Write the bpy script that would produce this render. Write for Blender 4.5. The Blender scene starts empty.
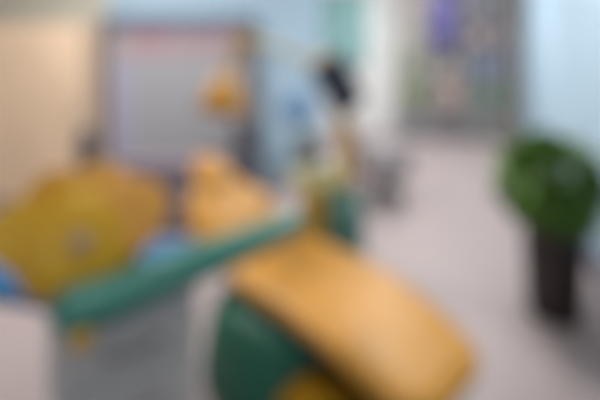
import bpy, bmesh, math, random
from mathutils import Vector, Matrix, Euler
random.seed(7)
S = bpy.context.scene
COL = S.collection
PI = math.pi

# ------------------------------------------------------------------ helpers
def lin(c):
    f = lambda v: v/12.92 if v <= .04045 else ((v+.055)/1.055)**2.4
    return tuple(f(v/255) for v in c)+(1,)

def mat(name, rgb, rough=.5, var=.06, scale=12, bump=0, metal=0, coat=0, spec=.5):
    m = bpy.data.materials.new(name); m.use_nodes = True
    nt = m.node_tree; b = nt.nodes['Principled BSDF']
    c = lin(rgb)
    tc = nt.nodes.new('ShaderNodeTexCoord')
    n = nt.nodes.new('ShaderNodeTexNoise'); n.inputs['Scale'].default_value = scale; n.inputs['Detail'].default_value = 4
    nt.links.new(tc.outputs['Object'], n.inputs['Vector'])
    r = nt.nodes.new('ShaderNodeValToRGB')
    r.color_ramp.elements[0].position = .3; r.color_ramp.elements[1].position = .7
    r.color_ramp.elements[0].color = tuple(v*(1-var) for v in c[:3])+(1,)
    r.color_ramp.elements[1].color = tuple(min(1, v*(1+var)) for v in c[:3])+(1,)
    nt.links.new(n.outputs['Fac'], r.inputs['Fac']); nt.links.new(r.outputs['Color'], b.inputs['Base Color'])
    b.inputs['Roughness'].default_value = rough; b.inputs['Metallic'].default_value = metal
    b.inputs['Coat Weight'].default_value = coat; b.inputs['Specular IOR Level'].default_value = spec
    if bump:
        bp = nt.nodes.new('ShaderNodeBump'); bp.inputs['Strength'].default_value = bump; bp.inputs['Distance'].default_value = .004
        n2 = nt.nodes.new('ShaderNodeTexNoise'); n2.inputs['Scale'].default_value = scale*14
        nt.links.new(tc.outputs['Object'], n2.inputs['Vector'])
        nt.links.new(n2.outputs['Fac'], bp.inputs['Height']); nt.links.new(bp.outputs['Normal'], b.inputs['Normal'])
    return m

def obj(name, bm, m, parent=None, smooth=True, bevel=0, sub=0, loc=None):
    bmesh.ops.recalc_face_normals(bm, faces=bm.faces[:])
    me = bpy.data.meshes.new(name); bm.to_mesh(me); bm.free()
    o = bpy.data.objects.new(name, me); COL.objects.link(o)
    me.materials.append(m)
    if smooth:
        for p in me.polygons: p.use_smooth = True
    if bevel:
        b = o.modifiers.new('bevel', 'BEVEL'); b.width = bevel; b.segments = 3; b.limit_method = 'ANGLE'; b.angle_limit = .6
        b.harden_normals = True
    if sub:
        s = o.modifiers.new('subsurf', 'SUBSURF'); s.levels = sub; s.render_levels = sub
    if parent: o.parent = parent
    if loc: o.location = loc
    return o

def tag(o, label=None, cat=None, group=None, kind=None):
    if label: o['label'] = label
    if cat: o['category'] = cat
    if group: o['group'] = group
    if kind: o['kind'] = kind
    return o

def thing(name, label, cat, loc=(0,0,0), rz=0, group=None):
    o = bpy.data.objects.new(name, None); COL.objects.link(o); o.empty_display_size = .1
    o.location = loc; o.rotation_euler = (0,0,rz)
    return tag(o, label, cat, group)

def box(bm, c, s, rot=None):
    r = bmesh.ops.create_cube(bm, size=1)
    M = Matrix.Translation(c) @ (rot.to_matrix().to_4x4() if rot else Matrix()) @ Matrix.Diagonal((*s, 1))
    bmesh.ops.transform(bm, matrix=M, verts=r['verts']); return bm

def B(): return bmesh.new()

def loft(bm, rings, cap=True):
    vs = [[bm.verts.new(p) for p in r] for r in rings]
    n = len(vs[0])
    for a, b in zip(vs, vs[1:]):
        for i in range(n): bm.faces.new((a[i], a[(i+1) % n], b[(i+1) % n], b[i]))
    if cap:
        bm.faces.new(vs[0][::-1]); bm.faces.new(vs[-1])
    return bm

def lathe(bm, prof, c=(0,0,0), n=32, M=None, cap=True):
    rings = []
    for r, z in prof:
        ring = []
        for i in range(n):
            a = 2*PI*i/n; p = Vector((max(r, 1e-4)*math.cos(a), max(r, 1e-4)*math.sin(a), z))
            if M: p = M @ p
            ring.append(p+Vector(c))
        rings.append(ring)
    return loft(bm, rings, cap)

def tube(bm, pts, r, n=12):
    pts = [Vector(p) for p in pts]
    rs = r if isinstance(r, (list, tuple)) else [r]*len(pts)
    rings = []; up = Vector((0,0,1))
    prev = None
    for i, p in enumerate(pts):
        t = (pts[min(i+1, len(pts)-1)]-pts[max(i-1, 0)]).normalized()
        if prev is None:
            ref = up if abs(t.z) < .9 else Vector((1,0,0))
            u = t.cross(ref).normalized()
        else:
            u = (prev - t*prev.dot(t)).normalized()
        prev = u; v = t.cross(u)
        rings.append([p+(u*math.cos(2*PI*k/n)+v*math.sin(2*PI*k/n))*rs[i] for k in range(n)])
    return loft(bm, rings)

def smooth_path(pts, n=6):
    P = [Vector(p) for p in pts]; P = [P[0]*2-P[1]]+P+[P[-1]*2-P[-2]]
    out = []
    for i in range(1, len(P)-2):
        for k in range(n):
            t = k/n; a, b, c, d = P[i-1:i+3]
            out.append(.5*((2*b)+(c-a)*t+(2*a-5*b+4*c-d)*t*t+(-a+3*b-3*c+d)*t**3))
    out.append(P[-2]); return out

def prism(bm, poly, z0, z1):
    return loft(bm, [[Vector((x, y, z0)) for x, y in poly], [Vector((x, y, z1)) for x, y in poly]])

def sring(c, u, v, hu, hv, e=3.2, n=32):
    c = Vector(c); u = Vector(u); v = Vector(v); out = []
    for i in range(n):
        a = 2*PI*i/n; ca, sa = math.cos(a), math.sin(a)
        out.append(c+u*hu*math.copysign(abs(ca)**(2/e), ca)+v*hv*math.copysign(abs(sa)**(2/e), sa))
    return out

def interp(keys, x):
    for (a, va), (b, vb) in zip(keys, keys[1:]):
        if x <= b:
            t = (x-a)/(b-a); t = t*t*(3-2*t)
            return va+(vb-va)*t if not isinstance(va, tuple) else tuple(p+(q-p)*t for p, q in zip(va, vb))
    return keys[-1][1]

# pixel -> world: lens of 420 px, horizon on row 40, eye 1.6 m above the floor
F, HY, EYE = 420.0, 40.0, 1.6
def at(px, py, Y): return Vector(((px-300)*Y/F, Y, EYE-(py-HY)*Y/F))

# ------------------------------------------------------------------ materials
M = dict(
    floor=mat('pinkish_vinyl', (168,155,155), .45, .03, 3),
    pale_blue=mat('pale_blue_paint', (168,194,212), .8, .02, 4),
    white_wall=mat('white_paint', (232,232,231), .8, .02, 4),
    ceiling=mat('ceiling_white', (225,225,222), .9, .02, 4),
    cream=mat('cream_paint', (192,190,178), .8, .02, 4),
    skirting=mat('slate_skirting', (78,86,100), .5, .05, 10),
    peach=mat('peach_laminate', (226,198,170), .5, .05, 3),
    steel=mat('brushed_steel', (150,150,152), .35, .04, 20, metal=.8),
    slate=mat('slate_frame', (95,98,118), .5, .06, 10),
    brownframe=mat('brown_grey_frame', (120,110,110), .5, .06, 10),
    board=mat('grey_board', (162,163,169), .7, .03, 8),
    lilac=mat('lilac_paper', (165,165,185), .8, .03, 8),
    pinkband=mat('pink_band', (166,152,157), .8, .04, 8),
    red=mat('red_print', (168,130,137), .8, .06, 8),
    teal_cab=mat('soft_teal', (136,176,176), .5, .04, 8),
    teal=mat('teal_plastic', (64,130,116), .35, .06, 8, coat=.2),
    greyteal=mat('grey_teal_plastic', (98,144,134), .45, .05, 8, coat=.1),
    amber=mat('amber_petal', (208,146,28), .45, .05, 6, coat=.2),
    filler=mat('filler_grey', (108,114,116), .5, .05, 10),
    mauve=mat('mauve_grey_laminate', (122,112,122), .6, .05, 8),
    green=mat('deep_green_plastic', (18,92,72), .55, .1, 6),
    blue=mat('blue_mat', (34,106,160), .8, .08, 20),
    signblue=mat('sign_blue', (108,144,186), .5, .05, 10),
    orange=mat('orange_leatherette', (202,143,52), .45, .05, 10, bump=.15),
    orange_deep=mat('orange_lamp', (200,140,32), .45, .05, 10, coat=.3),
    piping=mat('orange_piping', (205,135,50), .5, .05, 10),
    yellow=mat('mustard_yellow', (210,160,18), .45, .06, 6, coat=.2),
    petal=mat('petal_orange', (224,158,66), .45, .05, 6, coat=.2),
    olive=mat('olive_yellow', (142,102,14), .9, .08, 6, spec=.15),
    pole=mat('pole_yellow', (206,162,50), .4, .05, 10, coat=.2),
    cream_arm=mat('cream_enamel', (206,198,164), .4, .04, 10, coat=.3),
    tan_joint=mat('tan_joint', (178,142,76), .4, .05, 10),
    lime=mat('lime_porcelain', (228,224,164), .25, .04, 8, coat=.4),
    greyplastic=mat('grey_plastic', (190,187,185), .45, .05, 8),
    greydark=mat('grey_upholstery', (128,122,125), .6, .07, 12, bump=.1),
    greypanel=mat('grey_panel', (206,201,198), .5, .06, 6),
    charcoal=mat('charcoal_plastic', (84,83,92), .45, .08, 10),
    screen=mat('dark_screen', (62,63,76), .2, .05, 10),
    knob=mat('knob_grey', (176,150,122), .4, .05, 10),
    lens=mat('lamp_lens', (236,222,170), .15, .03, 10),
    leaf=mat('leaf_green', (92,128,52), .45, .35, 5),
    stem=mat('stem_brown', (80,70,42), .8, .15, 20),
    soil=mat('soil', (46,34,26), .95, .3, 60),
    pot=mat('dark_brown_pot', (44,30,27), .6, .2, 6, coat=.2),
    purple=mat('purple_cloth', (84,80,128), .8, .08, 20),
    black=mat('black_rubber', (40,40,42), .6, .1, 20),
)

# ------------------------------------------------------------------ the room
def struct(name, bm, m, **k): return tag(obj(name, bm, m, smooth=False, **k), kind='structure')
RW0, RW1 = Vector((1.47, 1.2)), Vector((3.62, 6.85))           # right wall line on the floor
BW0 = Vector((-.6, 7.68)); H = 2.9
RW0 = RW1+(Vector((1.92, 2.62))-RW1)*1.9
def wall(name, a, b, m, th, z0=0, z1=H):
    """a wall between two floor points, its thickness to the left of a->b"""
    d = (b-a).normalized(); n = Vector((-d.y, d.x))*th
    return struct(name, prism(B(), [a, b, b+n, a+n], z0, z1), m)
struct('floor', box(B(), (0,3.2,-.05), (9.4,10.4,.1)), M['floor'])
struct('ceiling', box(B(), (0,3.2,H+.05), (9.4,10.4,.1)), M['ceiling'])
wall('wall_right', RW1, RW0, M['pale_blue'], .15)
wall('wall_back', BW0, RW1+(RW1-BW0).normalized()*.15, M['white_wall'], .15)
X0 = .24
wall('wall_partition', Vector((-2.1,4.62)), Vector((X0,4.62)), M['pale_blue'], .14)
wall('wall_return', Vector((X0-.14,4.76)), Vector((X0-.14,7.54)), M['white_wall'], .1)
wall('wall_alcove', Vector((-4.0,4.62)), Vector((-2.1,4.62)), M['cream'], .14)
wall('wall_left', Vector((-4.0,-1.6)), Vector((-4.0,4.76)), M['cream'], .15)
def skirting(name, a, b, side, m, h=.1):
    d = (b-a).normalized(); n = Vector((-d.y, d.x))*side*.015
    a2, b2 = a+d*.002, b-d*.002
    struct(name, prism(B(), [a2, b2, b2+n, a2+n], 0, h), m)
skirting('baseboard_right', RW1, RW0, -1, M['skirting'], .19)
skirting('baseboard_back', BW0+Vector((.9,-.14)), RW1, -1, M['greyplastic'], .08)
skirting('baseboard_partition', Vector((-2.1,4.62)), Vector((X0,4.62)), -1, M['greyplastic'], .08)
# corner trim where the pale blue wall meets the back wall
d = (RW0-RW1).normalized()
struct('trim_1', prism(B(), [RW1+d*.002+Vector((-.02,-.005)), RW1+d*.25+Vector((-.02,0)), RW1+d*.25, RW1+d*.002], .19, H-.002), M['white_wall'])

# ------------------------------------------------------------------ children's dental chair
ch = thing('dental_chair', "orange padded children's dental chair with green and mustard base", 'dental chair',
           (.036, 1.909, 0), math.atan2(-.749, .662))
YC = .03
def pad(xs, yc, hw, zc, hh, e=3.4):
    bm = B(); rings = []
    for x in xs:
        rings.append(sring((x, interp(yc, x), interp(zc, x)), (0,1,0), (0,0,1), interp(hw, x), interp(hh, x), e, 40))
    return loft(bm, rings)
def ends(a, b, n=26):           # stations, closer together at the two rounded ends
    return [a+(b-a)*(.5-.5*math.cos(PI*i/n)) for i in range(n+1)]
xs = ends(-.40, .72)
hw = [(-.40,.20),(-.36,.26),(-.28,.28),(-.05,.28),(.18,.275),(.42,.262),(.58,.24),(.68,.195),(.72,.12)]
zc = [(-.40,.50),(-.2,.475),(.1,.485),(.25,.48),(.72,.435)]
hh = [(-.40,.02),(-.36,.05),(-.2,.06),(.5,.055),(.66,.045),(.72,.02)]
obj('seat', pad(xs, [(-.4,YC+.01),(.2,YC+.03),(.72,0.035)], hw, zc, hh), M['orange'], ch, sub=1)
# sewn channels across the pad
for x in (-.12, .17, .40):
    w = interp(hw, x)*.93; y0 = interp([(-.4,YC+.01),(.2,YC+.03),(.72,0.035)], x); z = interp(zc, x)+interp(hh, x)
    pts = [(x, y0+w*t, z-.004-.02*abs(t)**6) for t in [k/8-1 for k in range(17)]]
    obj('seam', tube(B(), pts, .005, 8), M['piping'], ch)
# backrest and headrest, leaning back
bt = math.atan2(.40, .52)
ax = Vector((-math.cos(bt), 0, math.sin(bt))); nrm = Vector((math.sin(bt), 0, math.cos(bt)))
p0 = Vector((-.31, -.035, .50))
def back(bm, a, b, w, h, off=0, yoff=0):
    rings = []
    for s in ends(a, b, 20): rings.append(sring(p0+ax*s+nrm*off+Vector((0,yoff*s,0)), (0,1,0), nrm, interp(w, s), interp(h, s), 2.9, 36))
    return loft(bm, rings)
obj('backrest', back(B(), 0, .50, [(0,.17),(.06,.235),(.2,.262),(.34,.235),(.45,.17),(.50,.08)], [(0,.02),(.06,.055),(.4,.055),(.50,.015)], 0, -.115), M['orange'], ch, sub=1)
obj('headrest', back(B(), .40, .64, [(.40,.08),(.45,.12),(.52,.115),(.59,.08),(.64,.03)], [(.40,.015),(.45,.04),(.59,.038),(.64,.012)], .04, -.115), M['orange'], ch, sub=1)
bm = B(); back(bm, .03, .47, [(.03,.15),(.1,.2),(.2,.225),(.34,.19),(.47,.06)], [(.03,.012),(.47,.012)], -.06, -.115)
obj('back_shell', bm, M['green'], ch, sub=1)
# under-seat shell
obj('seat_shell', pad(ends(-.34,.55), [(-.34,YC),(.55,YC)], [(-.34,.12),(-.2,.215),(.2,.22),(.45,.18),(.55,.07)],
    [(-.34,.415),(.2,.41),(.55,.385)], [(-.34,.012),(-.2,.025),(.4,.02),(.55,.008)]), M['charcoal'], ch, sub=1)
# green pedestal body
rings = []
for z, sx, sy in [(0,.34,.315),(.03,.35,.325),(.12,.345,.32),(.26,.32,.30),(.36,.29,.275),(.40,.25,.23),(.405,.22,.2)]:
    rings.append(sring((-.14,-.05,z), (1,0,0), (0,1,0), sx, sy, 2.8, 40))
obj('pedestal', loft(B(), rings), M['green'], ch, sub=1)
rings = []
for z, sx, sy in [(.0,.35,.27),(.03,.36,.275),(.12,.35,.27),(.2,.33,.255),(.27,.27,.19),(.28,.15,.1)]:
    rings.append(sring((.22,-.04,z), (1,0,0), (0,1,0), sx, sy, 2.8, 40))
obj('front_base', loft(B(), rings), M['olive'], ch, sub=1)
# ------------------------------------------------------------------ delivery cart with flower panel
dc = thing('instrument_cart', 'grey instrument cart with teal edged top, blue mat and yellow flower panel', 'instrument cart', (-.60,1.42,0))
o0 = Vector((.60,-1.42,0))
def W(p): return Vector(p)+o0
TZ = .83
FL, FR = Vector((-.725,1.215)), Vector((-.355,1.46))
dd = (FR-FL).normalized(); dn = Vector((-dd.y, dd.x))
BR, BL = FR+dn*.16, FL+dn*.16
inv = lambda q: (q.x+o0.x, q.y+o0.y)
obj('cabinet_body', prism(B(), [inv(q) for q in (FL,FR,BR,BL)], .09, TZ-.06), M['greypanel'], dc, smooth=False, bevel=.015)
ang = math.atan2(dd.y, dd.x)
mid = (FL+FR)/2
for k, (z, h) in enumerate([(.64,.16),(.455,.16),(.23,.24)]):
    c = W((*(mid-dn*.009), z))
    dr = obj('drawer', box(B(), c, (.36,.022,h), Euler((0,0,ang))), M['greyplastic'], dc, smooth=False, bevel=.006)
    hb = B(); hm = mid-dn*.045
    q = lambda s, off, zz: W((*(mid+dd*s-dn*off), zz))
    tube(hb, [q(-.08,.018,z), q(-.08,.045,z), q(-.06,.05,z), q(.06,.05,z), q(.08,.045,z), q(.08,.018,z)], .008, 10)
    obj('handle', hb, M['greydark'], dr)
for q in (FL+dd*.05+dn*.04, FR-dd*.05+dn*.04, BR-dd*.05-dn*.04, BL+dd*.05-dn*.04):
    ca = obj('caster', tube(B(), [W((q.x-.012,q.y,.04)), W((q.x+.012,q.y,.04))], .04, 20), M['black'], dc)
    obj('caster_fork', box(B(), W((q.x,q.y,.076)), (.04,.03,.04)), M['steel'], ca, smooth=False)
# table top
top = [(-.70,1.185),(-.34,1.415),(-.31,1.46),(-.40,1.63),(-.58,1.64),(-.92,1.56),(-1.15,1.47),(-1.12,1.335),(-.87,1.285),(-.74,1.25)]
obj('table_top', prism(B(), [(x+o0.x, y+o0.y) for x, y in top], TZ-.05, TZ-.02), M['blue'], dc, smooth=False, bevel=.012)
cx = sum(p[0] for p in top)/len(top); cy = sum(p[1] for p in top)/len(top)
obj('blue_mat', prism(B(), [(cx+(x-cx)*.985+o0.x, cy+(y-cy)*.985+o0.y) for x, y in top], TZ-.02, TZ-.008), M['blue'], dc, smooth=False, bevel=.004)
# teal front rail running on as a swing arm over the chair
pth = smooth_path([(-.70,1.17,.83),(-.655,1.195,.832),(-.53,1.285,.832),(-.345,1.415,.85),(-.20,1.54,.852),(-.08,1.645,.856),(.005,1.725,.86)], 5)
rs = [.020+(.044)*math.sin(PI*min(1, i/6)/2) if i < 6 else .072-.024*(i/(len(pth)-1)) for i in range(len(pth))]
rs[-1] = .012; rs[0] = .01
obj('teal_rail', tube(B(), [W(p) for p in pth], rs, 16), M['teal'], dc)
# yellow catch hanging under the rail
cp = at(82, 320, 1.19)
lt = B(); lathe(lt, [(.004,-.085),(.022,-.078),(.034,-.05),(.036,-.02),(.024,.01),(.016,.03)], W(cp), 20)
obj('grip_knob', lt, M['yellow'], dc)
# flower panel facing the room
fc = Vector((-.675,1.30,.985)); fn = Vector((.42,-.85,.28)).normalized()
fu = Vector((0,0,1)).cross(fn).normalized(); fv = fn.cross(fu)
if fu.x < 0: fu = -fu; fv = fn.cross(fu)
if fv.z < 0: fv = -fv
def petal(angle, r0, L, w, z0=0):
    u = fu*math.cos(angle)+fv*math.sin(angle); v = -fu*math.sin(angle)+fv*math.cos(angle)
    rings = []
    for t in [0,.08,.2,.4,.6,.78,.9,.97,1]:
        s = r0+(L-r0)*t; ww = w*max(.08, math.sin(PI*(.22+.72*t))**.8)
        rings.append([W(fc)+u*s+fn*(z0+.012*(1-t)) + (p-Vector((0,0,0))) for p in sring((0,0,0), v, fn, ww, .024*max(.25, 1-t**4), 2.4, 20)])
    return loft(B(), rings)
for k, (a, L, w, key) in enumerate([(20,.272,.125,'petal'),(68,.232,.125,'amber'),(118,.232,.125,'amber'),(164,.262,.112,'yellow'),(222,.188,.115,'yellow'),(318,.19,.11,'yellow')]):
    p = obj('flower_petal', petal(math.radians(a), .05, L, w, -.012+.004*(k % 2)+(.03 if key == 'petal' else 0)), M[key], dc, sub=1)
    if key == 'petal': p['label'] = 'paler orange petal'
R3 = Matrix((fu, fv, fn)).transposed()
obj('flower_disc', lathe(B(), [(.11,-.01),(.152,0),(.158,.015),(.148,.035),(.11,.052),(.05,.06),(0,.062)], W(fc), 40, R3), M['yellow'], dc)
obj('centre_knob', lathe(B(), [(.024,.055),(.03,.062),(.028,.082),(.02,.088),(0,.09)], W(fc), 24, R3), M['knob'], dc)
foot = fc-fn*.04
obj('panel_stand', tube(B(), [W((foot.x,foot.y+.02,TZ-.01)), W((foot.x,foot.y+.01,.92)), W(foot)], .018), M['charcoal'], dc)
# dark hand grip standing behind the flower
g = at(86,160,1.52)
obj('grip_post', tube(B(), [W((g.x,g.y,TZ-.01)), W((g.x,g.y,1.15))], .014), M['steel'], dc)
obj('post_grip', lathe(B(), [(.01,1.13),(.03,1.14),(.036,1.17),(.034,1.24),(.026,1.275),(.008,1.285)], W((g.x,g.y,0)), 20), M['brownframe'], dc)

# ------------------------------------------------------------------ cuspidor unit with lamp pole
cu = thing('spittoon_unit', 'teal spittoon unit with lime bowl and tall yellow lamp pole behind chair', 'spittoon unit', (.27,2.66,0))
body = [sring((0,0,z), (1,0,0), (0,1,0), sx, sx*.95, 2.4, 36) for z, sx in [(0,.15),(.02,.16),(.3,.145),(.5,.135),(.6,.115),(.645,.075),(.655,.03)]]
obj('teal_body', loft(B(), body), M['greyteal'], cu, sub=1)
obj('bowl_column', loft(B(), [sring((-.185,-.03,z), (1,0,0), (0,1,0), r, r, 2.3, 28) for z, r in [(0,.085),(.02,.09),(.4,.085),(.6,.08),(.66,.085)]]), M['pole'], cu)
bowl = lathe(B(), [(.03,.655),(.095,.67),(.14,.71),(.158,.765),(.152,.775),(.135,.765),(.115,.72),(.06,.69),(0,.685)], (-.165,-.03,0), 36)
bo = obj('bowl', bowl, M['lime'], cu)
obj('drain', lathe(B(), [(.022,.685),(.022,.692),(0,.693)], (-.165,-.03,0), 20), M['steel'], bo)
obj('spout', tube(B(), smooth_path([(-.12,.06,.63),(-.12,.06,.86),(-.13,.04,.90),(-.16,.0,.90),(-.155,-.02,.85)]), .011), M['steel'], cu)
obj('cup_shelf', lathe(B(), [(.03,.775),(.13,.78),(.13,.795),(0,.795)], (-.18,.11,.0), 24), M['greyplastic'], cu)
obj('filler_block', box(B(), (-.225,.12,.885), (.17,.10,.175)), M['filler'], cu, smooth=False, bevel=.015)
obj('shelf_post', tube(B(), [(-.17,.06,.6),(-.20,.10,.825)], .013), M['greyplastic'], cu)
pole = smooth_path([(.015,.02,.62),(.015,.02,.9),(.0,.02,1.18),(-.03,.02,1.42),(-.05,.02,1.475)], 5)
obj('lamp_pole', tube(B(), pole, .04, 16), M['pole'], cu)
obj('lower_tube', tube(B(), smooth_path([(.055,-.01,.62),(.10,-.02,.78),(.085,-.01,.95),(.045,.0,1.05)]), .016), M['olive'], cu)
la0 = Vector((-.05,.02,1.475)); org = Vector((.27,2.66,0))
P1 = at(312,62,2.62)-org; P2 = at(243,37,2.42)-org
aj = obj('arm_joint', lathe(B(), [(.012,-.05),(.042,-.045),(.046,0),(.042,.045),(.012,.05)], tuple((la0+P1)/2), 20), M['pole'], cu)
obj('lamp_arm', tube(B(), smooth_path([la0, P1, (P1+P2)/2+Vector((0,0,.015)), P2], 5), [.024]*15+[.022], 14), M['cream_arm'], cu)
obj('elbow_joint', lathe(B(), [(.012,-.05),(.05,-.045),(.056,0),(.05,.045),(.012,.05)], tuple(P2+Vector((-.01,0,-.01))), 20), M['tan_joint'], cu)
P3 = at(234,62,2.37)-org; P4 = at(223,97,2.33)-org
obj('lamp_drop', tube(B(), smooth_path([P2, P3, P4+Vector((0,0,.05))], 5), .026), M['tan_joint'], cu)
ld = Vector((-.1,-.25,-.96)).normalized()
lu = ld.cross(Vector((0,1,0))).normalized(); lv = ld.cross(lu)
RL = Matrix((lu, lv, ld)).transposed()
hd = obj('lamp_head', lathe(B(), [(.012,-.125),(.052,-.118),(.082,-.08),(.10,-.02),(.122,.045),(.126,.09),(.114,.093),(.112,.055),(0,.05)], tuple(P4), 36, RL), M['orange_deep'], cu)
obj('lens', lathe(B(), [(.106,.062),(.108,.068),(.06,.078),(0,.082)], tuple(P4), 32, RL), M['lens'], hd)
obj('lamp_handle', tube(B(), smooth_path([P4+lu*.09+ld*.02, P4+lu*.15+ld*.04, P4+lu*.16+ld*.09]), .012), M['tan_joint'], hd)
# monitor on the pole
mc = at(338,85,2.46)
mo = thing('monitor', 'dark slate monitor tilted on yellow lamp pole', 'monitor', tuple(mc))
e = Euler((math.radians(8), math.radians(-34), math.radians(18)))
obj('monitor_case', box(B(), (0,0,0), (.215,.05,.36), e), M['charcoal'], mo, smooth=False, bevel=.015)
sc = e.to_matrix() @ Vector((0,-.027,0))
obj('screen', box(B(), sc, (.185,.006,.33), e), M['screen'], mo, smooth=False)
obj('bracket', tube(B(), [e.to_matrix() @ Vector((0,.02,0)), (.0,.10,-.02), (.02,.145,-.03)], .014), M['charcoal'], mo)

# ------------------------------------------------------------------ grey stool
st = thing('dentist_stool', 'round grey rolling stool behind spittoon unit on open floor', 'stool', (.83,4.22,0))
obj('seat', lathe(B(), [(.15,.27),(.26,.275),(.285,.30),(.285,.46),(.255,.50),(.10,.515),(0,.517)], (0,0,0), 36), M['greydark'], st)
obj('gas_column', lathe(B(), [(.05,.09),(.035,.12),(.03,.20),(.024,.205),(.024,.27)], (0,0,0), 20), M['steel'], st)
for k in range(5):
    a = 2*PI*k/5+.3; c, s = math.cos(a), math.sin(a)
    lg = obj('leg', tube(B(), [(.02*c,.02*s,.115), (.12*c,.12*s,.10), (.205*c,.205*s,.075)], [.035,.028,.02], 10), M['greydark'], st)
    obj('caster', tube(B(), [(.205*c-.012*s,.205*s+.012*c,.03), (.205*c+.012*s,.205*s-.012*c,.03)], .03, 16), M['black'], lg)
    obj('caster_pin', tube(B(), [(.205*c,.205*s,.045), (.205*c,.205*s,.075)], .007, 8), M['steel'], lg)

# ------------------------------------------------------------------ wardrobe, board, bin, sign
wd = thing('cupboard', 'tall peach laminate cupboard against left end of wall', 'cupboard', (-2.98,4.34,0))
WW, WH, WDp = 1.70, 1.75, .50
obj('carcass', box(B(), (0,0,.04+(WH-.04)/2), (WW,WDp,WH-.04)), M['peach'], wd, smooth=False, bevel=.006)
obj('plinth', box(B(), (0,.02,.02), (WW-.04,WDp-.06,.04)), M['charcoal'], wd, smooth=False)
for i in range(3):
    x = -WW/2+WW/3*(i+.5)
    dr = obj('door', box(B(), (x,-WDp/2-.011,.05+(WH-.07)/2), (WW/3-.012,.02,WH-.07)), M['peach'], wd, smooth=False, bevel=.004)
    hx = x+(WW/6-.06)*(1 if i != 1 else -1)
    obj('handle', tube(B(), [(hx,-WDp/2-.02,.80),(hx,-WDp/2-.05,.81),(hx,-WDp/2-.05,.99),(hx,-WDp/2-.02,1.0)], .007, 8), M['steel'], dr)

nb = thing('notice_board', 'big grey notice board with slate frame and red heading, beside peach cupboard', 'notice board', (-1.285,4.50,0))
BWd, BT = 1.66, 1.84
obj('panel', box(B(), (0,0,.95), (BWd-.06,.03,1.62)), M['board'], nb, smooth=False)
obj('frame_top', box(B(), (0,-.005,BT-.07), (BWd,.06,.15)), M['slate'], nb, smooth=False, bevel=.008)
obj('frame_bottom', box(B(), (0,-.005,.155), (BWd-.1,.055,.07)), M['slate'], nb, smooth=False, bevel=.008)
obj('frame_side', box(B(), (-BWd/2+.045,-.005,.93), (.09,.06,1.66)), M['brownframe'], nb, smooth=False, bevel=.008)
obj('frame_side', box(B(), (BWd/2-.06,-.005,.93), (.12,.06,1.66)), M['brownframe'], nb, smooth=False, bevel=.008)
obj('heading_band', box(B(), (.0,-.018,1.53), (1.38,.006,.30)), M['pinkband'], nb, smooth=False)
obj('heading_block', box(B(), (-.30,-.0225,1.61), (.36,.004,.13)), M['red'], nb, smooth=False)
obj('heading_block', box(B(), (.28,-.0225,1.61), (.62,.004,.055)), M['red'], nb, smooth=False)
obj('paper_strip', box(B(), (-.60,-.018,.86), (.24,.006,1.0)), M['lilac'], nb, smooth=False)
for s in (-1, 1):
    obj('leg', box(B(), (s*(BWd/2-.07),0,.06), (.06,.05,.12)), M['charcoal'], nb, smooth=False)
    obj('foot', box(B(), (s*(BWd/2-.07),0,.012), (.08,.20,.024)), M['charcoal'], nb, smooth=False, bevel=.005)

bn = thing('litter_bin', 'tall slim charcoal bin in front of right end of notice board', 'bin', (-.53,4.24,0))
obj('bin_body', loft(B(), [sring((0,0,z), (1,0,0), (0,1,0), w, .11, 5, 32) for z, w in [(0,.105),(.01,.11),(.72,.125),(.73,.125)]]), M['charcoal'], bn)
obj('lid', loft(B(), [sring((0,0,z), (1,0,0), (0,1,0), w, w*.9, 4, 32) for z, w in [(.73,.13),(.75,.132),(.82,.115),(.87,.07),(.88,.02)]]), M['charcoal'], bn)
obj('flap', box(B(), (0,-.106,.80), (.11,.02,.07), Euler((.45,0,0))), M['greyplastic'], bn, smooth=False)

lc = thing('low_cabinet', 'low mauve grey cabinet on floor in front of notice board', 'cabinet', (-1.12,3.62,0))
obj('carcass', box(B(), (0,0,.315), (.86,.36,.55)), M['mauve'], lc, smooth=False, bevel=.008)
obj('plinth', box(B(), (0,.01,.02), (.82,.30,.04)), M['charcoal'], lc, smooth=False)
for s in (-1, 1):
    dr = obj('door', box(B(), (s*.215,-.19,.315), (.42,.018,.53)), M['mauve'], lc, smooth=False, bevel=.004)
    obj('handle', tube(B(), [(s*.05,-.198,.40),(s*.05,-.22,.405),(s*.05,-.22,.495),(s*.05,-.198,.50)], .006, 8), M['steel'], dr)

sg = at(297,108,4.61)
sn = thing('round_sign', 'round blue sign plate on pale blue wall', 'sign', (sg.x,4.619,sg.z))
RX = Matrix.Rotation(PI/2, 3, 'X')
obj('plate', lathe(B(), [(.165,0),(.17,.008),(.165,.016),(0,.018)], (0,0,0), 40, RX), M['signblue'], sn)
obj('rim', lathe(B(), [(.165,.001),(.19,.001),(.192,.014),(.185,.022),(.17,.022),(.163,.014)], (0,0,0), 40, RX, cap=False), M['pale_blue'], sn)

# teal cabinet high on the back wall
bd = (RW1-BW0).normalized(); bang = math.atan2(bd.y, bd.x)
def on_back(x, off):                                     # point in front of the back wall
    t = (x-BW0.x)/bd.x; q = BW0+bd*t; n = Vector((bd.y, -bd.x)); return q+n*off
q = on_back(.80,.16)
tc = thing('wall_cabinet', 'soft teal cabinet hung high on white back wall', 'cabinet', (q.x,q.y,1.22), bang)
obj('carcass', box(B(), (0,0,.60), (.76,.30,1.2)), M['teal_cab'], tc, smooth=False, bevel=.006)
for s in (-1, 1):
    dr = obj('door', box(B(), (s*.19,-.161,.60), (.37,.02,1.18)), M['teal_cab'], tc, smooth=False, bevel=.004)
    obj('handle', tube(B(), [(s*.04,-.17,.22),(s*.04,-.195,.225),(s*.04,-.195,.335),(s*.04,-.17,.34)], .006, 8), M['steel'], dr)

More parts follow.
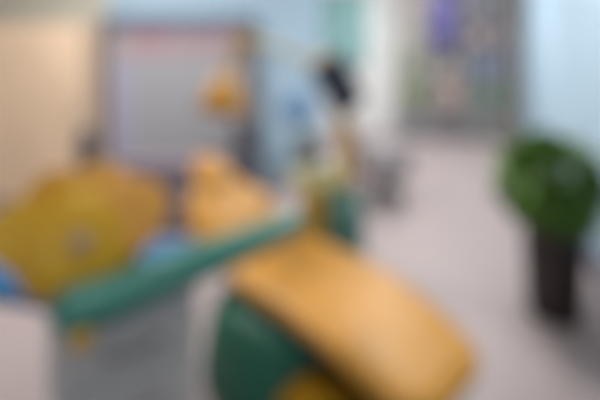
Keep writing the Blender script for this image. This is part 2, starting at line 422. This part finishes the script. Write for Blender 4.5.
# display shelf unit
q = on_back(2.58,.21)
DW, DH, DD = 1.82, 2.55, .38
ds = thing('display_cabinet', 'wide grey open display cabinet on far back wall', 'display cabinet', (q.x,q.y,0), bang)
gs = mat('grey_shelf', (176,172,172), .6, .03, 6)
gb = mat('grey_backing', (178,175,177), .7, .03, 6)
for s in (-1, 1): obj('side_panel', box(B(), (s*(DW/2-.02),0,DH/2), (.04,DD,DH)), gs, ds, smooth=False, bevel=.004)
obj('divider', box(B(), (.12,0.005,.1+(DH-.14)/2), (.03,DD-.02,DH-.14)), gs, ds, smooth=False)
obj('back_panel', box(B(), (0,DD/2-.01,DH/2), (DW-.08,.02,DH-.02)), gb, ds, smooth=False)
obj('top_panel', box(B(), (0,0,DH-.02), (DW-.08,DD,.04)), gs, ds, smooth=False)
obj('base', box(B(), (0,0.0,.05), (DW-.08,DD-.02,.10)), M['greydark'], ds, smooth=False)
SH = [.10,.55,1.02,1.50,2.0]
for z in SH[1:]: obj('shelf', box(B(), (0,.004,z-.0125), (DW-.08,DD-.03,.025)), gs, ds, smooth=False)
stock = [  # x, shelf, width, height, colour, words
    (-.80,0,.20,.34,(138,136,138),'grey storage box on bottom shelf, leftmost of its row'),
    (-.52,0,.24,.30,(152,150,150),'mid grey storage box on bottom shelf, second of its row'),
    (-.16,0,.34,.36,(124,118,122),'darkest grey storage box on bottom shelf left of divider'),
    (.36,0,.34,.34,(138,140,138),'grey wide box on bottom shelf right of divider'),
    (.75,0,.24,.30,(158,154,152),'pale grey box on bottom shelf, far right end'),
    (-.78,1,.26,.38,(136,146,112),'sage green carton on second shelf, leftmost'),
    (-.44,1,.22,.30,(150,152,136),'pale green carton on second shelf beside sage carton'),
    (-.10,1,.30,.36,(174,150,143),'salmon pink carton on second shelf left of divider'),
    (.38,1,.26,.36,(124,140,132),'grey green carton on second shelf right of divider'),
    (.74,1,.24,.32,(130,146,130),'green tinted carton on second shelf, far right end'),
    (-.80,2,.20,.38,(146,152,128),'olive grey carton on third shelf, leftmost'),
    (-.52,2,.22,.26,(160,158,150),'beige carton on third shelf, second from left'),
    (-.14,2,.26,.24,(158,150,146),'taupe carton on third shelf left of divider'),
    (.40,2,.28,.36,(122,132,152),'blue grey carton on third shelf right of divider'),
    (.76,2,.22,.34,(134,140,150),'pale blue grey carton on third shelf, far right end'),
    (-.78,3,.26,.38,(166,160,152),'sand coloured carton on fourth shelf, leftmost'),
    (.36,3,.26,.30,(152,134,136),'dusty red carton on fourth shelf right of divider'),
    (.74,3,.24,.38,(146,138,140),'mauve grey carton on fourth shelf, far right end'),
    (-.78,4,.22,.34,(160,150,146),'warm grey carton on top shelf, leftmost'),
    (.40,4,.30,.36,(132,130,142),'slate grey carton on top shelf right of divider'),
]
Rz = Matrix.Rotation(bang, 3, 'Z')
for i, (x, s, w, h, c, lab) in enumerate(stock):
    p = Vector((q.x, q.y, 0))+Rz @ Vector((x*.93, -.02, SH[s]))
    m = mat('carton_%d' % i, c, .7, .06, 10)
    bxo = obj('carton', box(B(), (0,0,h/2), (w,.24,h)), m, smooth=False, bevel=.006, loc=(p.x,p.y,p.z+.001))
    bxo.rotation_euler.z = bang
    tag(bxo, lab, 'box', 'cartons in the display cabinet')
    obj('lid_band', box(B(), (0,0,h-.03), (w+.004,.244,.045)), m, bxo, smooth=False)
# purple banner hanging on the cabinet front
p = Vector((q.x, q.y, 0))+Rz @ Vector((-.21, -DD/2-.012, 0))
bnr = thing('banner', 'purple blue cloth banner hanging on display cabinet front', 'banner', (p.x,p.y,0), bang)
rings = []
for z, w in [(2.42,.21),(2.0,.21),(1.70,.20),(1.56,.18),(1.48,.13),(1.45,.05)]:
    rings.append([Vector((w*math.cos(a), -.004*0+.006*math.sin(a)+.004*math.sin(z*9), z)) for a in [2*PI*k/24 for k in range(24)]])
obj('cloth', loft(B(), rings), M['purple'], bnr)
obj('rod', tube(B(), [(-.28,0,2.43),(.28,0,2.43)], .012), M['charcoal'], bnr)

# ------------------------------------------------------------------ potted plant
pl = thing('potted_plant', 'bushy green plant in tall dark brown pot near right wall', 'plant', (1.485,2.46,0))
obj('pot', lathe(B(), [(.13,0),(.14,.008),(.148,.15),(.16,.40),(.164,.50),(.170,.505),(.170,.535),(.158,.537),(.143,.52),(.14,.49),(0,.485)], (0,0,0), 40), M['pot'], pl)
obj('soil', lathe(B(), [(.138,.486),(.138,.498),(.06,.51),(0,.512)], (0,0,0), 28), M['soil'], pl)
wd2 = (RW1-RW0).normalized(); wn = Vector((-wd2.y, wd2.x))          # into the room
FCt = Vector((-.02,0,.79))
stems = B(); leaves = B()
def leafmesh(bm, base, d, L, w):
    d = d.normalized(); side = d.cross(Vector((random.uniform(-.4,.4), random.uniform(-.4,.4), 1))).normalized(); up = side.cross(d)
    rows = []
    for t in (0,.25,.5,.75,1):
        ww = w*math.sin(PI*min(.97, .06+.9*t))**.8 if t < 1 else .001
        c = base+d*L*t-Vector((0,0,1))*L*.35*t*t
        rows.append([bm.verts.new(c+side*ww), bm.verts.new(c-up*ww*.25), bm.verts.new(c-side*ww)])
    for a, b in zip(rows, rows[1:]):
        bm.faces.new((a[0],a[1],b[1],b[0])); bm.faces.new((a[1],a[2],b[2],b[1]))
n = 0; pw = Vector((1.485,2.46))
for i in range(18):
    a = random.uniform(0, 2*PI); r = random.uniform(.02,.2)
    tip = FCt+Vector((r*math.cos(a), r*math.sin(a), random.uniform(-.05,.18)))
    b0 = Vector((.06*math.cos(a), .06*math.sin(a), .50))
    tube(stems, smooth_path([b0, (b0+tip)/2+Vector((0,0,.03)), tip], 3), .006, 6)
while n < 1100:
    v = Vector((random.gauss(0,1), random.gauss(0,1), random.gauss(0,1))).normalized()
    rr = random.uniform(.35,1)**.5
    base = FCt+Vector((v.x*.26, v.y*.25, v.z*.235))*rr
    if base.z < .56: continue
    L = random.uniform(.07,.11); d = (v+Vector((0,0,.25))+Vector((random.uniform(-.5,.5),)*3)).normalized()
    tipw = base+d*L
    w2 = Vector((tipw.x, tipw.y))+pw-RW0; b2 = Vector((base.x, base.y))+pw-RW0
    if min(w2.dot(wn), b2.dot(wn)) < .02: continue
    leafmesh(leaves, base, d, L, random.uniform(.018,.028)); n += 1
obj('stems', stems, M['stem'], pl)
obj('foliage', leaves, M['leaf'], pl)['kind'] = 'stuff'

# ------------------------------------------------------------------ unseen ceiling panels, added as fill lights
em = bpy.data.materials.new('fill_diffuser'); em.use_nodes = True
e_b = em.node_tree.nodes['Principled BSDF']; e_b.inputs['Emission Color'].default_value = (1,.98,.95,1); e_b.inputs['Emission Strength'].default_value = 4
for (x, y, P, lab) in [(-1.6,3.0,52,"added square white fill panel, unseen, above notice board side"),(.9,3.0,32,"added square white fill panel, unseen, above orange dental chair"),
                  (-.2,.7,6,"added square white fill panel, unseen, above the near floor"),(1.5,5.2,42,"added square white fill panel, unseen, above the far open floor"),
                  (1.9,5.9,16,"added square white fill panel, unseen, above the far right corner")]:
    t = thing('added_fill_panel', lab, 'ceiling light', (x,y,H))  # added out of view to brighten near and far parts of the room
    fr = B()
    for s in (-1, 1):
        box(fr, (s*.31,0,-.02), (.03,.65,.04)); box(fr, (0,s*.31,-.02), (.59,.03,.04))
    obj('frame', fr, M['ceiling'], t, smooth=False)
    obj('diffuser', box(B(), (0,0,-.012), (.59,.59,.02)), em, t, smooth=False)
    L = bpy.data.lights.new('fill_lamp', 'AREA'); L.shape = 'SQUARE'; L.size = .58; L.energy = P; L.color = (1,.97,.94)
    lo = bpy.data.objects.new('fill_lamp', L); COL.objects.link(lo); lo.parent = t; lo.location = (0,0,-.03)

# ------------------------------------------------------------------ daylight, camera, colour
wld = bpy.data.worlds.new('daylight'); S.world = wld; wld.use_nodes = True
bg = wld.node_tree.nodes['Background']; bg.inputs[0].default_value = (.90,.95,1,1); bg.inputs[1].default_value = .62
cam = bpy.data.cameras.new('camera'); co = bpy.data.objects.new('camera', cam); COL.objects.link(co)
co.location = (0,0,EYE); co.rotation_euler = (PI/2,0,0)
cam.sensor_width = 36; cam.lens = F/600*36; cam.shift_y = -(200-HY)/600
cam.clip_start = .01
BLUR = 33
if BLUR:                                     # the photograph is far out of focus: lens focused close up
    cam.dof.use_dof = True; cam.dof.focus_distance = .15
    cam.dof.aperture_fstop = cam.lens/1000/(BLUR/(F*6.2))
S.camera = co
S.view_settings.view_transform = 'Standard'; S.view_settings.look = 'None'
S.view_settings.exposure = .16; S.view_settings.gamma = 1; S.view_settings.use_curve_mapping = False
